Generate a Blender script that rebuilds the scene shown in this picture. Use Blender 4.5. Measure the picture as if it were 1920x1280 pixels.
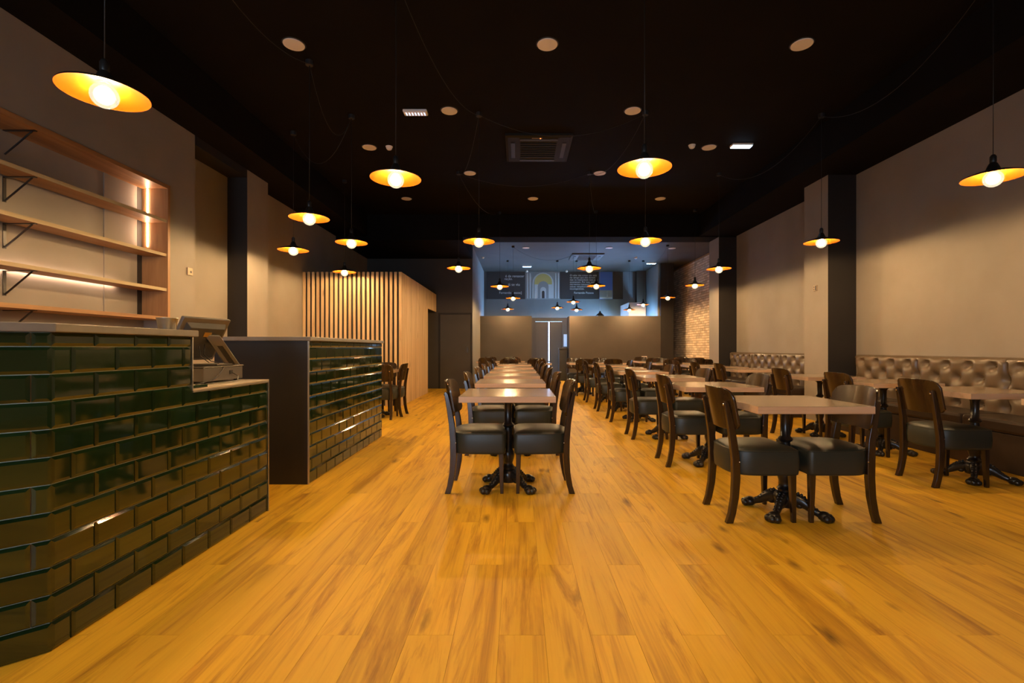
import bpy, math, random
from mathutils import Vector, Matrix
R = random.Random(7)
PI = math.pi
for o in list(bpy.data.objects): bpy.data.objects.remove(o)
SC = bpy.context.scene
COL = SC.collection

# ------------------------------------------------------------------ camera, world, exposure
F = 905.0                      # focal length in pixels of a 1920 px frame
CX, CY, CZ = 972.0, 652.0, 1.10
cd = bpy.data.cameras.new('camera'); cam = bpy.data.objects.new('camera', cd); COL.objects.link(cam)
cam.location = (0, 0, CZ); cam.rotation_euler = (PI/2, 0, 0)
cd.sensor_width = 36; cd.lens = F/1920*36
cd.shift_x = -(CX-960)/1920; cd.shift_y = (CY-640)/1920
cd.clip_start = 0.05; cd.clip_end = 100
SC.camera = cam
w = bpy.data.worlds.new('world'); SC.world = w; w.use_nodes = True
w.node_tree.nodes['Background'].inputs[0].default_value = (0.30, 0.42, 0.60, 1)
w.node_tree.nodes['Background'].inputs[1].default_value = 0.02
SC.view_settings.view_transform = 'Standard'
SC.view_settings.look = 'None'
SC.view_settings.gamma = 1.0
SC.view_settings.exposure = 0.7
SC.view_settings.use_curve_mapping = False
BULB = 1250.0                   # radiance of a bulb filament
DAY_SIDE, DAY_REAR, DAY_BACK = 60.0, 5.0, 17.0
DAY = (0.22, 0.52, 1.0)

def px(x, y, Y):
    return Vector(((x-CX)/F*Y, Y, CZ-(y-CY)/F*Y))

# ------------------------------------------------------------------ materials
def mat(name, col=(.5,.5,.5), rough=.5, metal=0.0, spec=.5, emit=None, estr=0.0, coat=0.0):
    m = bpy.data.materials.new(name); m.use_nodes = True
    b = m.node_tree.nodes['Principled BSDF']
    b.inputs['Base Color'].default_value = (*col, 1)
    b.inputs['Roughness'].default_value = rough
    b.inputs['Metallic'].default_value = metal
    b.inputs['Specular IOR Level'].default_value = spec
    b.inputs['Coat Weight'].default_value = coat
    b.inputs['Coat Roughness'].default_value = .08
    if emit:
        b.inputs['Emission Color'].default_value = (*emit, 1); b.inputs['Emission Strength'].default_value = estr
    return m
def N(m, t, **kw):
    n = m.node_tree.nodes.new(t)
    for k, v in kw.items(): setattr(n, k, v)
    return n
def L(m, a, b): m.node_tree.links.new(a, b)
def ramp(m, stops):
    r = N(m, 'ShaderNodeValToRGB'); e = r.color_ramp.elements
    while len(e) < len(stops): e.new(.5)
    for i, (p, c) in enumerate(stops):
        e[i].position = p; e[i].color = (*c, 1)
    return r
def rnd(m):
    """a random number that differs from object to object and from island to island"""
    oi = N(m, 'ShaderNodeObjectInfo'); g = N(m, 'ShaderNodeNewGeometry')
    a = N(m, 'ShaderNodeMath', operation='ADD'); L(m, oi.outputs['Random'], a.inputs[0]); L(m, g.outputs['Random Per Island'], a.inputs[1])
    f = N(m, 'ShaderNodeMath', operation='FRACT'); L(m, a.outputs[0], f.inputs[0])
    return f.outputs[0]
def wood(name, stops, axis=1, scale=1.0, rough=.4, world=False, tone=.0, knots=False, bump=.0, spec=.5, smoky=0.0, fine=.28):
    """grain runs along axis (0 x, 1 y, 2 z)"""
    m = mat(name, rough=rough, spec=spec); b = m.node_tree.nodes['Principled BSDF']
    if world:
        g = N(m, 'ShaderNodeNewGeometry'); src = g.outputs['Position']
    else:
        g = N(m, 'ShaderNodeTexCoord'); src = g.outputs['Object']
    r = rnd(m)
    off = N(m, 'ShaderNodeVectorMath', operation='SCALE'); off.inputs[0].default_value = (37.1, 91.7, 53.3); L(m, r, off.inputs['Scale'])
    add = N(m, 'ShaderNodeVectorMath', operation='ADD'); L(m, src, add.inputs[0]); L(m, off.outputs[0], add.inputs[1])
    sc = [14*scale]*3; sc[axis] = 1.1*scale
    mp = N(m, 'ShaderNodeVectorMath', operation='MULTIPLY'); L(m, add.outputs[0], mp.inputs[0]); mp.inputs[1].default_value = sc
    n1 = N(m, 'ShaderNodeTexNoise'); n1.inputs['Scale'].default_value = .55; n1.inputs['Detail'].default_value = 5; n1.inputs['Roughness'].default_value = .62; n1.inputs['Distortion'].default_value = .9
    L(m, mp.outputs[0], n1.inputs['Vector'])
    sc2 = [90*scale]*3; sc2[axis] = 2.5*scale
    mp2 = N(m, 'ShaderNodeVectorMath', operation='MULTIPLY'); L(m, add.outputs[0], mp2.inputs[0]); mp2.inputs[1].default_value = sc2
    n2 = N(m, 'ShaderNodeTexNoise'); n2.inputs['Scale'].default_value = 1.0; n2.inputs['Detail'].default_value = 3; L(m, mp2.outputs[0], n2.inputs['Vector'])
    mx = N(m, 'ShaderNodeMath', operation='MULTIPLY_ADD'); L(m, n2.outputs['Fac'], mx.inputs[0]); mx.inputs[1].default_value = fine
    L(m, n1.outputs['Fac'], mx.inputs[2])
    sb = N(m, 'ShaderNodeMath', operation='SUBTRACT'); L(m, mx.outputs[0], sb.inputs[0]); sb.inputs[1].default_value = fine/2
    rp = ramp(m, stops); L(m, sb.outputs[0], rp.inputs[0]); col = rp.outputs[0]
    if knots:
        sc3 = [4.2*scale]*3; sc3[axis] = 1.5*scale
        mp3 = N(m, 'ShaderNodeVectorMath', operation='MULTIPLY'); L(m, add.outputs[0], mp3.inputs[0]); mp3.inputs[1].default_value = sc3
        v = N(m, 'ShaderNodeTexVoronoi'); v.inputs['Scale'].default_value = 1.0
        ds = N(m, 'ShaderNodeTexNoise'); ds.inputs['Scale'].default_value = 4.0; L(m, mp3.outputs[0], ds.inputs['Vector'])
        dm = N(m, 'ShaderNodeVectorMath', operation='SCALE'); dm.inputs['Scale'].default_value = .22; L(m, ds.outputs['Color'], dm.inputs[0])
        da = N(m, 'ShaderNodeVectorMath', operation='ADD'); L(m, mp3.outputs[0], da.inputs[0]); L(m, dm.outputs[0], da.inputs[1])
        L(m, da.outputs[0], v.inputs['Vector'])
        kr = ramp(m, [(0.0, (.16,.14,.12)), (.045, (.34,.30,.27)), (.15, (1,1,1))]); L(m, v.outputs['Distance'], kr.inputs[0])
        km = N(m, 'ShaderNodeMix', data_type='RGBA', blend_type='MULTIPLY'); km.inputs[0].default_value = .85
        L(m, col, km.inputs[6]); L(m, kr.outputs[0], km.inputs[7]); col = km.outputs[2]
    if smoky:
        sc4 = [7.5*scale]*3; sc4[axis] = .75*scale
        mp4 = N(m, 'ShaderNodeVectorMath', operation='MULTIPLY'); L(m, add.outputs[0], mp4.inputs[0]); mp4.inputs[1].default_value = sc4
        n4 = N(m, 'ShaderNodeTexNoise'); n4.inputs['Scale'].default_value = 1.0; n4.inputs['Detail'].default_value = 6; n4.inputs['Roughness'].default_value = .68; n4.inputs['Distortion'].default_value = 1.4
        L(m, mp4.outputs[0], n4.inputs['Vector'])
        kr4 = ramp(m, [(.54, (1,1,1)), (.66, (.58,.47,.38)), (.76, (.26,.19,.13))]); L(m, n4.outputs['Fac'], kr4.inputs[0])
        km4 = N(m, 'ShaderNodeMix', data_type='RGBA', blend_type='MULTIPLY'); km4.inputs[0].default_value = smoky
        L(m, col, km4.inputs[6]); L(m, kr4.outputs[0], km4.inputs[7]); col = km4.outputs[2]
    if tone:
        tr = N(m, 'ShaderNodeMapRange'); L(m, r, tr.inputs[0]); tr.inputs[3].default_value = 1-tone; tr.inputs[4].default_value = 1+tone
        hs = N(m, 'ShaderNodeHueSaturation'); L(m, tr.outputs[0], hs.inputs['Value']); L(m, col, hs.inputs['Color']); col = hs.outputs[0]
    L(m, col, b.inputs['Base Color'])
    if bump:
        bp = N(m, 'ShaderNodeBump'); bp.inputs['Strength'].default_value = bump; bp.inputs['Distance'].default_value = .002
        L(m, n2.outputs['Fac'], bp.inputs['Height']); L(m, bp.outputs[0], b.inputs['Normal'])
    return m
def mottled(name, c1, c2, scale=3.0, rough=.7, spec=.3, bump=0.0, bscale=60, use_rnd=False, coat=0.0):
    m = mat(name, rough=rough, spec=spec, coat=coat); b = m.node_tree.nodes['Principled BSDF']
    g = N(m, 'ShaderNodeNewGeometry')
    n = N(m, 'ShaderNodeTexNoise'); n.inputs['Scale'].default_value = scale; n.inputs['Detail'].default_value = 5
    L(m, g.outputs['Position'], n.inputs['Vector'])
    rp = ramp(m, [(.3, c1), (.7, c2)]); L(m, n.outputs['Fac'], rp.inputs[0]); col = rp.outputs[0]
    if use_rnd:
        r = rnd(m)
        tr = N(m, 'ShaderNodeMapRange'); L(m, r, tr.inputs[0]); tr.inputs[3].default_value = .75; tr.inputs[4].default_value = 1.2
        hs = N(m, 'ShaderNodeHueSaturation'); L(m, tr.outputs[0], hs.inputs['Value']); L(m, col, hs.inputs['Color']); col = hs.outputs[0]
    L(m, col, b.inputs['Base Color'])
    if bump:
        n2 = N(m, 'ShaderNodeTexNoise'); n2.inputs['Scale'].default_value = bscale; n2.inputs['Detail'].default_value = 3
        L(m, g.outputs['Position'], n2.inputs['Vector'])
        bp = N(m, 'ShaderNodeBump'); bp.inputs['Strength'].default_value = bump; bp.inputs['Distance'].default_value = .003
        L(m, n2.outputs['Fac'], bp.inputs['Height']); L(m, bp.outputs[0], b.inputs['Normal'])
    return m
M = {}
M['plank'] = wood('oak plank', [(.22, (.34,.155,.012)), (.36, (.51,.265,.017)), (.50, (.66,.370,.022)), (.75, (.73,.435,.028))], axis=1, rough=.50, world=True, tone=.10, knots=True, bump=.05, spec=.3, smoky=.72, fine=.36)
M['sub'] = mat('subfloor', (.16,.08,.015), .8)
M['taupe'] = mottled('taupe wall paint', (.275,.235,.20), (.31,.268,.232), 2.0, .62, .3, .05, 90)
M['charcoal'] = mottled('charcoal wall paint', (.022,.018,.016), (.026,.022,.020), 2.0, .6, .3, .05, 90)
M['brownwall'] = mottled('dark brown wall paint', (.064,.053,.045), (.075,.063,.053), 2.0, .6, .3, .04, 90)
M['black_ceil'] = mottled('black ceiling paint', (.0072,.0058,.0050), (.0092,.0076,.0066), 2.0, .8, .08)
M['rear_ceil'] = mottled('dark rear ceiling paint', (.06,.055,.05), (.075,.07,.065), 1.5, .6, .3)
M['tile'] = mottled('green glazed tile', (.0055,.0165,.0055), (.0075,.0215,.0075), 6.0, .06, 1.0, .012, 14, True)
M['grout'] = mat('grout', (.46,.43,.35), .8)
M['worktop'] = mottled('grey worktop', (.13,.115,.10), (.18,.16,.14), 9, .35, .5)
M['lowtop'] = mottled('beige worktop', (.40,.33,.26), (.46,.38,.30), 9, .3, .5)
M['blackpanel'] = mottled('black panel', (.012,.010,.010), (.016,.013,.013), 5, .38, .5)
M['alu'] = mat('aluminium trim', (.55,.52,.48), .3, 1.0)
M['pine'] = wood('pine slat', [(.25, (.42,.25,.115)), (.5, (.60,.405,.215)), (.75, (.68,.49,.285))], axis=2, rough=.55, world=True, tone=.12, knots=True, spec=.3)
M['slatback'] = mat('dark slat backing', (.018,.014,.012), .8)
M['shelf'] = wood('shelf wood', [(.25, (.22,.10,.035)), (.5, (.36,.18,.07)), (.8, (.47,.26,.11))], axis=1, rough=.45, world=True, tone=.05, spec=.4)
M['shelfedge'] = wood('plywood edge', [(.25, (.28,.2,.11)), (.5, (.42,.32,.19)), (.8, (.50,.40,.26))], axis=1, rough=.6, world=True, spec=.3)
M['sidewood'] = wood('shelf side wood', [(.25, (.26,.12,.045)), (.5, (.40,.20,.08)), (.8, (.50,.28,.12))], axis=2, rough=.45, world=True, spec=.4)
M['tabletop'] = wood('table top oak', [(.25, (.17,.115,.07)), (.45, (.30,.215,.145)), (.62, (.36,.265,.185)), (.8, (.41,.31,.22))], axis=0, scale=1.3, rough=.17, bump=.015, spec=.3)
M['tableedge'] = wood('table edge wood', [(.25, (.42,.27,.165)), (.5, (.56,.38,.25)), (.8, (.62,.43,.29))], axis=0, scale=1.3, rough=.4, spec=.4)
M['iron'] = mat('black cast iron', (.012,.010,.009), .28, 0.0, .6)
M['chairwood'] = wood('dark stained beech', [(.3, (.020,.0095,.0035)), (.6, (.038,.019,.007)), (.8, (.056,.029,.012))], axis=2, rough=.22, spec=.6)
M['vinyl'] = mottled('grey green vinyl', (.019,.023,.018), (.024,.028,.022), 5, .42, .45, .08, 240)
M['chrome'] = mat('chrome screw', (.8,.78,.74), .15, 1.0)
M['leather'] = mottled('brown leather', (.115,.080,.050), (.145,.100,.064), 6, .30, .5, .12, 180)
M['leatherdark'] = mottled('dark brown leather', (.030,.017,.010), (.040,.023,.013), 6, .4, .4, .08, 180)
M['gold'] = mat('gold lacquer', (.27,.052,.002), .38, .45, .4)
M['shadeblack'] = mat('black lamp shade', (.016,.013,.011), .4)
M['cord'] = mat('black cord', (.02,.018,.017), .5)
M['brass'] = mat('brass socket', (.55,.36,.12), .35, 1.0)
M['white'] = mat('white plastic', (.86,.84,.82), .45)
M['acblack'] = mat('black air conditioner plastic', (.010,.009,.008), .6, 0, .3)
M['acgrey'] = mat('grey air conditioner plastic', (.10,.095,.09), .5)
M['steel'] = mat('brushed steel', (.52,.50,.48), .28, 1.0)
M['posgrey'] = mat('silver plastic', (.15,.135,.125), .30, .5)
M['posbrown'] = mat('dark grey plastic', (.045,.040,.036), .35, .2)
M['posdark'] = mat('black plastic', (.018,.016,.015), .4)
M['screen'] = mat('dark screen', (.01,.011,.013), .1)
M['socket'] = mat('bronze switch plate', (.42,.30,.20), .4, .3)
M['brick'] = mottled('whitewashed brick', (.70,.56,.43), (.84,.72,.58), 7.0, .85, .2, .5, 55, True)
M['mortar'] = mottled('brick mortar', (.36,.20,.10), (.44,.27,.15), 9, .9, .1)
M['bluewhite'] = mottled('pale vestibule paint', (.50,.50,.50), (.56,.56,.56), 2, .6)
M['greypaint'] = mottled('grey vestibule paint', (.20,.195,.19), (.23,.225,.22), 2, .6)
M['printdark'] = mat('dark print', (.055,.045,.042), .5)
M['printwhite'] = mat('white lettering', (.75,.75,.75), .6)
M['printsky'] = mat('blue sky print', (.10,.19,.62), .5)
M['printgrey'] = mat('grey stone print', (.30,.31,.31), .5)
M['printpale'] = mat('pale print', (.55,.58,.58), .5)
M['printyellow'] = mat('yellow glass print', (.55,.46,.16), .5)
M['printbrown'] = mat('brown print', (.07,.042,.025), .5)
M['red'] = mat('red sign', (.65,.05,.03), .5)
M['led'] = mat('warm led strip', (1,.9,.8), .5, emit=(1,.66,.42), estr=75)
M['led_soft'] = mat('hidden led strip', (1,.9,.8), .5, emit=(1,.66,.43), estr=22)
M['emer'] = mat('emergency light lens', (.8,.85,.9), .4, emit=(.45,.72,1.0), estr=7)
M['emerdim'] = mat('emergency light diode', (.8,.85,.9), .4, emit=(.6,.75,1.0), estr=1.0)
M['reddot'] = mat('orange indicator', (1,.2,.05), .4, emit=(1,.16,.03), estr=6)
M['day_side'] = mat('daylit side glass', (.6,.7,.8), .2, emit=DAY, estr=DAY_SIDE)
M['day_rear'] = mat('daylit street glass', (.6,.7,.8), .2, emit=(.32,.55,1.0), estr=DAY_REAR)
M['day_back'] = mat('daylit front glass', (.6,.7,.8), .2, emit=(.55,.75,1.0), estr=DAY_BACK)
M['patch_glow'] = mat('painted blue daylight glow', (.4,.5,.6), .3, emit=(.30,.55,1.0), estr=.07)
M['bulb'] = mat('glowing filament', (1,.8,.5), .5, emit=(1.0,.665,.315), estr=BULB)
def glassmat():
    m = bpy.data.materials.new('bulb glass with added glow'); m.use_nodes = True
    nt = m.node_tree; nt.nodes.clear()
    o = nt.nodes.new('ShaderNodeOutputMaterial'); t = nt.nodes.new('ShaderNodeBsdfTransparent'); t.inputs[0].default_value = (1,.97,.92,1)
    g = nt.nodes.new('ShaderNodeBsdfGlossy'); g.inputs['Roughness'].default_value = .03
    f = nt.nodes.new('ShaderNodeFresnel'); f.inputs[0].default_value = 1.35
    x = nt.nodes.new('ShaderNodeMixShader')
    e = nt.nodes.new('ShaderNodeEmission'); e.inputs[0].default_value = (1,.86,.62,1); e.inputs[1].default_value = .55  # weak emission puts the filament's white bloom into the globe
    a = nt.nodes.new('ShaderNodeAddShader')
    nt.links.new(f.outputs[0], x.inputs[0]); nt.links.new(t.outputs[0], x.inputs[1]); nt.links.new(g.outputs[0], x.inputs[2]); nt.links.new(x.outputs[0], a.inputs[0]); nt.links.new(e.outputs[0], a.inputs[1]); nt.links.new(a.outputs[0], o.inputs[0])
    return m
M['glass'] = glassmat()

# ------------------------------------------------------------------ mesh helpers
class MB:
    def __init__(s): s.v = []; s.f = []; s.m = []
    def add(s, vs, fs, mi=0):
        b = len(s.v); s.v += [tuple(v) for v in vs]
        for f in fs: s.f.append(tuple(b+i for i in f)); s.m.append(mi)
        return s
    def box(s, lo, hi, mi=0, mis=None):
        x0,y0,z0 = lo; x1,y1,z1 = hi
        vs = [(x0,y0,z0),(x1,y0,z0),(x1,y1,z0),(x0,y1,z0),(x0,y0,z1),(x1,y0,z1),(x1,y1,z1),(x0,y1,z1)]
        fs = [(0,3,2,1),(4,5,6,7),(0,1,5,4),(1,2,6,5),(2,3,7,6),(3,0,4,7)]  # -z +z -y +x +y -x
        b = len(s.v); s.v += vs
        for k, f in enumerate(fs):
            s.f.append(tuple(b+i for i in f)); s.m.append(mis[k] if mis else mi)
        return s
    def cbox(s, lo, hi, c=.003, mi=0):
        """box with chamfered top edge"""
        x0,y0,z0 = lo; x1,y1,z1 = hi
        r0 = [(x0,y0,z0),(x1,y0,z0),(x1,y1,z0),(x0,y1,z0)]
        r1 = [(x0,y0,z1-c),(x1,y0,z1-c),(x1,y1,z1-c),(x0,y1,z1-c)]
        r2 = [(x0+c,y0+c,z1),(x1-c,y0+c,z1),(x1-c,y1-c,z1),(x0+c,y1-c,z1)]
        return s.rings([r0, r1, r2], mi=mi)
    def rings(s, rs, closed=True, cap=True, mi=0):
        n = len(rs[0]); b = len(s.v)
        for r in rs: s.v += [tuple(p) for p in r]
        for i in range(len(rs)-1):
            for j in range(n if closed else n-1):
                k = (j+1) % n
                s.f.append((b+i*n+j, b+i*n+k, b+(i+1)*n+k, b+(i+1)*n+j)); s.m.append(mi)
        if cap:
            s.f.append(tuple(b+j for j in reversed(range(n)))); s.m.append(mi)
            s.f.append(tuple(b+(len(rs)-1)*n+j for j in range(n))); s.m.append(mi)
        return s
    def lathe(s, prof, n=24, c=(0,0,0), cap=True, mi=0):
        rs = [[(c[0]+r*math.cos(2*PI*j/n), c[1]+r*math.sin(2*PI*j/n), c[2]+z) for j in range(n)] for r, z in prof]
        return s.rings(rs, cap=cap, mi=mi)
    def tube(s, pts, rad, n=6, mi=0):
        pts = [Vector(p) for p in pts]; rs = []; u = None
        for i, p in enumerate(pts):
            t = (pts[min(i+1, len(pts)-1)]-pts[max(i-1, 0)]).normalized()
            if u is None:
                u = t.cross(Vector((0,0,1)))
                if u.length < 1e-3: u = t.cross(Vector((0,1,0)))
            u = (u-t*u.dot(t)).normalized(); v = t.cross(u)
            r = rad[i] if isinstance(rad, (list, tuple)) else rad
            rx, ry = r if isinstance(r, (list, tuple)) else (r, r)
            rs.append([p+u*rx*math.cos(2*PI*j/n)+v*ry*math.sin(2*PI*j/n) for j in range(n)])
        return s.rings(rs, mi=mi)
    def ball(s, c, r, n=12, k=8, mi=0):
        rx,ry,rz = r if isinstance(r, (tuple, list)) else (r,r,r)
        rs = []
        for i in range(k+1):
            a = -PI/2+PI*i/k; q = max(math.cos(a), .02)
            rs.append([(c[0]+rx*q*math.cos(2*PI*j/n), c[1]+ry*q*math.sin(2*PI*j/n), c[2]+rz*math.sin(a)) for j in range(n)])
        return s.rings(rs, mi=mi)
    def data(s, name, mats, smooth=False, auto=None):
        me = bpy.data.meshes.new(name); me.from_pydata(s.v, [], s.f)
        for m in (mats if isinstance(mats, (list, tuple)) else [mats]): me.materials.append(M[m] if isinstance(m, str) else m)
        me.polygons.foreach_set('material_index', s.m)
        if smooth: me.polygons.foreach_set('use_smooth', [True]*len(me.polygons))
        me.update()
        if auto is not None: me.set_sharp_from_angle(angle=math.radians(auto))
        return me
    def build(s, name, mats, parent=None, smooth=False, auto=None, bevel=0):
        return link(name, s.data(name, mats, smooth, auto), parent, bevel)
def link(name, data, parent=None, bevel=0):
    o = bpy.data.objects.new(name, data); COL.objects.link(o)
    if parent: o.parent = parent
    if bevel:
        b = o.modifiers.new('bevel', 'BEVEL'); b.width = bevel; b.segments = 2; b.limit_method = 'ANGLE'
    return o
def tag(o, label, cat=None, group=None, kind=None):
    o['label'] = label
    if cat: o['category'] = cat
    if group: o['group'] = group
    if kind: o['kind'] = kind
    return o
def empty(name, loc=(0,0,0), rz=0.0):
    o = bpy.data.objects.new(name, None); COL.objects.link(o)
    o.location = loc; o.rotation_euler = (0,0,rz); o.empty_display_size = .1
    return o
def kids(o): return [c for c in bpy.data.objects if c.parent == o]
def copytree(o, parent=None, children=None):
    ch = children or {}
    c = o.copy(); COL.objects.link(c)
    if parent: c.parent = parent
    for k in ch.get(o.name, []): copytree(k, c, ch)
    return c
def childmap(o):
    mp = {}
    def rec(q):
        mp[q.name] = list(q.children)
        for k in q.children: rec(k)
    rec(o); return mp
def S(name, mb, mats, label, cat, **kw):
    return tag(mb.build(name, mats, **kw), label, cat, kind='structure')

# ------------------------------------------------------------------ the room shell
YB = -4.6           # wall behind the camera
YF = 17.6           # street side wall
ZC, ZR = 4.09, 3.87 # main and rear ceiling
XL, XLF = -4.10, -3.82
XR, XRP, XBR = 4.90, 4.49, 5.55

# floor: subfloor slab with planks
floor = S('floor', MB().box((-4.3, YB-.1, -.12), (5.75, YF+.3, -.012)), 'sub', 'warm oak laminate floor of long planks running down the room', 'floor')
PW, PL, PX0, PY0 = .175, 1.2, -.249, .05
def planks():
    cand = []
    i0, i1 = math.floor((-4.2-PX0)/PW), math.ceil((5.6-PX0)/PW)
    for i in range(i0, i1):
        x0 = PX0+i*PW
        ph = (0, .6)[i % 2]
        j = math.floor((YB-PY0-ph)/PL)
        while PY0+ph+j*PL < YF+.1:
            y0 = PY0+ph+j*PL; j += 1
            cand.append((x0, y0))
    def score(c):
        # seen and near
        best = None
        for fx in (0, .5, 1):
            for fy in (0, .25, .5, .75, 1):
                X = c[0]+fx*PW; Y = c[1]+fy*PL
                if Y < .6: continue
                u = CX+F*X/Y; v = CY+F*CZ/Y
                if 0 <= u <= 1920 and v <= 1280 and X > -1.69 or (0 <= u <= 1920 and v <= 1280 and Y > 6):
                    if X < -2.2 and Y > 6: continue
                    if X > 4.3: continue
                    q = Y*Y+X*X
                    if best is None or q < best: best = q
        return best
    sc = [(score(c), c) for c in cand]
    seen = sorted([t for t in sc if t[0] is not None])
    near = [c for _, c in seen[:300]]; nearset = set(near)
    g = .0002
    me = MB().rings([[(g,g,0),(PW-g,g,0),(PW-g,PL-g,0),(g,PL-g,0)], [(g,g,.0112),(PW-g,g,.0112),(PW-g,PL-g,.0112),(g,PL-g,.0112)],
                     [(g+.0005,g+.0005,.012),(PW-g-.0005,g+.0005,.012),(PW-g-.0005,PL-g-.0005,.012),(g+.0005,PL-g-.0005,.012)]]).data('plank', 'plank')
    for c in near:
        o = link('plank', me, floor); o.location = (c[0], c[1], -.012)
    rest = MB()
    for c in cand:
        if c in nearset: continue
        rest.box((c[0]+g, c[1]+g, -.012), (c[0]+PW-g, c[1]+PL-g, 0))
    o = rest.build('planks_beyond', 'plank', floor); o['kind'] = 'stuff'
planks()

# ceilings, beam, soffits
S('ceiling', MB().box((-4.3, YB-.1, ZC), (5.75, 11.2, ZC+.12)), 'black_ceil', 'matt black ceiling over the main dining area', 'ceiling')
S('ceiling', MB().box((-1.25, 11.2, ZR), (5.75, YF+.2, ZR+.12)), 'rear_ceil', 'dark ceiling tinted blue by daylight at the street end', 'ceiling')
S('ceiling_beam', MB().box((-1.25, 10.84, 3.59), (5.75, 11.38, ZC)), 'black_ceil', 'black cross beam between main ceiling and rear ceiling', 'beam')
S('ceiling_bulkhead', MB().box((-4.2, 10.84, 3.52), (-1.25, 13.2, ZC)), 'black_ceil', 'black lowered bulkhead above the slatted box', 'bulkhead')
S('ceiling_soffit_right', MB().box((4.06, YB, 3.61), (5.0, 10.84, ZC)), 'black_ceil', 'black soffit along the bench side of the ceiling', 'soffit')
S('ceiling_soffit_left', MB().box((-4.2, YB, 3.61), (-3.40, 10.84, ZC)), 'black_ceil', 'black soffit along the bar side of the ceiling', 'soffit')

# right side
S('wall_right', MB().box((XR, YB, 0), (XR+.1, 11.0, 3.62)), 'taupe', 'taupe painted wall above the tufted benches', 'wall')
def pilaster(x0, x1, y0, y1, z, label):
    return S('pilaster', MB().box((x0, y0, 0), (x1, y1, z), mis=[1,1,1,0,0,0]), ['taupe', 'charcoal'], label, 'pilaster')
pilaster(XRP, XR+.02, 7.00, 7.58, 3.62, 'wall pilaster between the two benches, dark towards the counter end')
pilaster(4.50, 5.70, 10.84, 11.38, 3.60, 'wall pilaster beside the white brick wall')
# brick wall
bw = S('wall_brick', MB().box((XBR, 11.3, 0), (XBR+.12, YF, ZR)), 'mortar', 'whitewashed brick wall near the street end', 'wall')
def bricks():
    mb = MB(); z = .004; row = 0
    while z < ZR-.07:
        y = 11.3 - (.115 if row % 2 else 0)
        while y < YF:
            y0, y1 = max(y+.004, 11.31), min(y+.222, YF-.01)
            if y1-y0 > .03:
                d = .006+R.random()*.008; j = R.uniform(-.002, .002); c = .004
                a = [(XBR+.005, y0, z), (XBR+.005, y1, z), (XBR+.005, y1, z+.064), (XBR+.005, y0, z+.064)]
                b = [(XBR-d, y0+c, z+c+j), (XBR-d+R.uniform(-.003,.003), y1-c, z+c+j), (XBR-d, y1-c, z+.064-c+j), (XBR-d, y0+c, z+.064-c+j)]
                mb.rings([a[::-1], b[::-1]], cap=False); n = len(mb.v)
                mb.f.append((n-4, n-3, n-2, n-1)); mb.m.append(0)
            y += .23
        z += .0735; row += 1
    o = mb.build('brick_courses', 'brick', bw); o['kind'] = 'stuff'
bricks()

# left side
S('wall_left', MB().box((XL-.1, YB, 0), (XL, 13.2, 3.62)), 'taupe', 'taupe painted wall behind the bar counters', 'wall')
S('wall_left', MB().box((XL, 5.28, 0), (XLF, 5.70, 3.62), mis=[0,0,0,0,0,0]), 'taupe', 'taupe wall pier between bottle shelves and recess', 'wall')
S('wall_left', MB().box((XL, 2.2, 2.875), (XLF, 5.28, 3.62)), 'taupe', 'taupe wall panel over the bottle shelves', 'wall')
S('wall_left', MB().box((XL, YB, 0), (XLF, 2.2, 3.62)), 'taupe', 'taupe wall in front of the bottle shelves, beside the camera', 'wall')
S('wall_left', MB().box((XL, 5.70, 3.50), (XLF, 6.80, 3.62)), 'charcoal', 'dark lintel over the wall recess beside the shelves', 'lintel')
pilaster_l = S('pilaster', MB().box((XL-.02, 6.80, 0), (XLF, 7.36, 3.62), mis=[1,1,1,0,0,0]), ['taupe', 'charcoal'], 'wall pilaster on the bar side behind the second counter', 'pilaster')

# rear left wall with a door, return wall
S('wall_rear_left', MB().box((-4.2, 13.1, 0), (-1.25, 13.2, 3.55)), 'brownwall', 'dark brown wall beyond the slatted box', 'wall')
S('wall_return', MB().box((-1.35, 13.2, 0), (-1.25, YF, ZR)), 'greypaint', 'narrow return wall next to the dark flush door', 'wall')
d1 = S('door_1', MB().box((-2.12, 13.065, 0), (-1.30, 13.10, 2.0)), 'brownwall', 'dark flush door beside the slatted box', 'door', bevel=.003)
MB().box((-2.17, 13.075, 0), (-2.125, 13.10, 2.05)).box((-1.295, 13.075, 0), (-1.255, 13.10, 2.05)).box((-2.125, 13.075, 2.005), (-1.295, 13.10, 2.05)).build('door_frame', 'charcoal', d1)
MB().box((-1.40, 13.04, .97), (-1.35, 13.065, 1.12)).build('handle', 'posdark', d1, bevel=.004)

# street end: partitions, facade
def partition(name, x0, x1, label):
    return S(name, MB().box((x0, 15.80, 0), (x1, 15.92, 2.145)), 'brownwall', label, 'partition')
partition('wall_partition', -1.25, px(997, 0, 15.8).x, 'low dark partition to the left of the street door')
partition('wall_partition', px(1067.5, 0, 15.8).x, 4.66, 'wide low dark partition to the right of the street door')
S('wall_partition', MB().box((px(1067.5,0,15.8).x, 15.92, 0), (px(1067.5,0,15.8).x+.1, 16.55, 2.145)), 'brownwall', 'short return of the wide partition beside the street door', 'partition')
S('wall_rear', MB().box((-1.4, YF, 2.2), (5.7, YF+.1, ZR)).box((-1.4, YF, 0), (-1.1, YF+.1, 2.2)).box((.2, YF, 0), (.42, YF+.1, 2.2)).box((1.75, YF, 0), (2.0, YF+.1, 2.2)).box((4.5, YF, 0), (5.7, YF+.1, 2.2)).box((-1.1, YF, 0), (.2, YF+.1, .25)).box((2.0, YF, 0), (4.5, YF+.1, .25)),
  'greypaint', 'grey street wall above the partitions, lit blue by daylight', 'wall')
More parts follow.
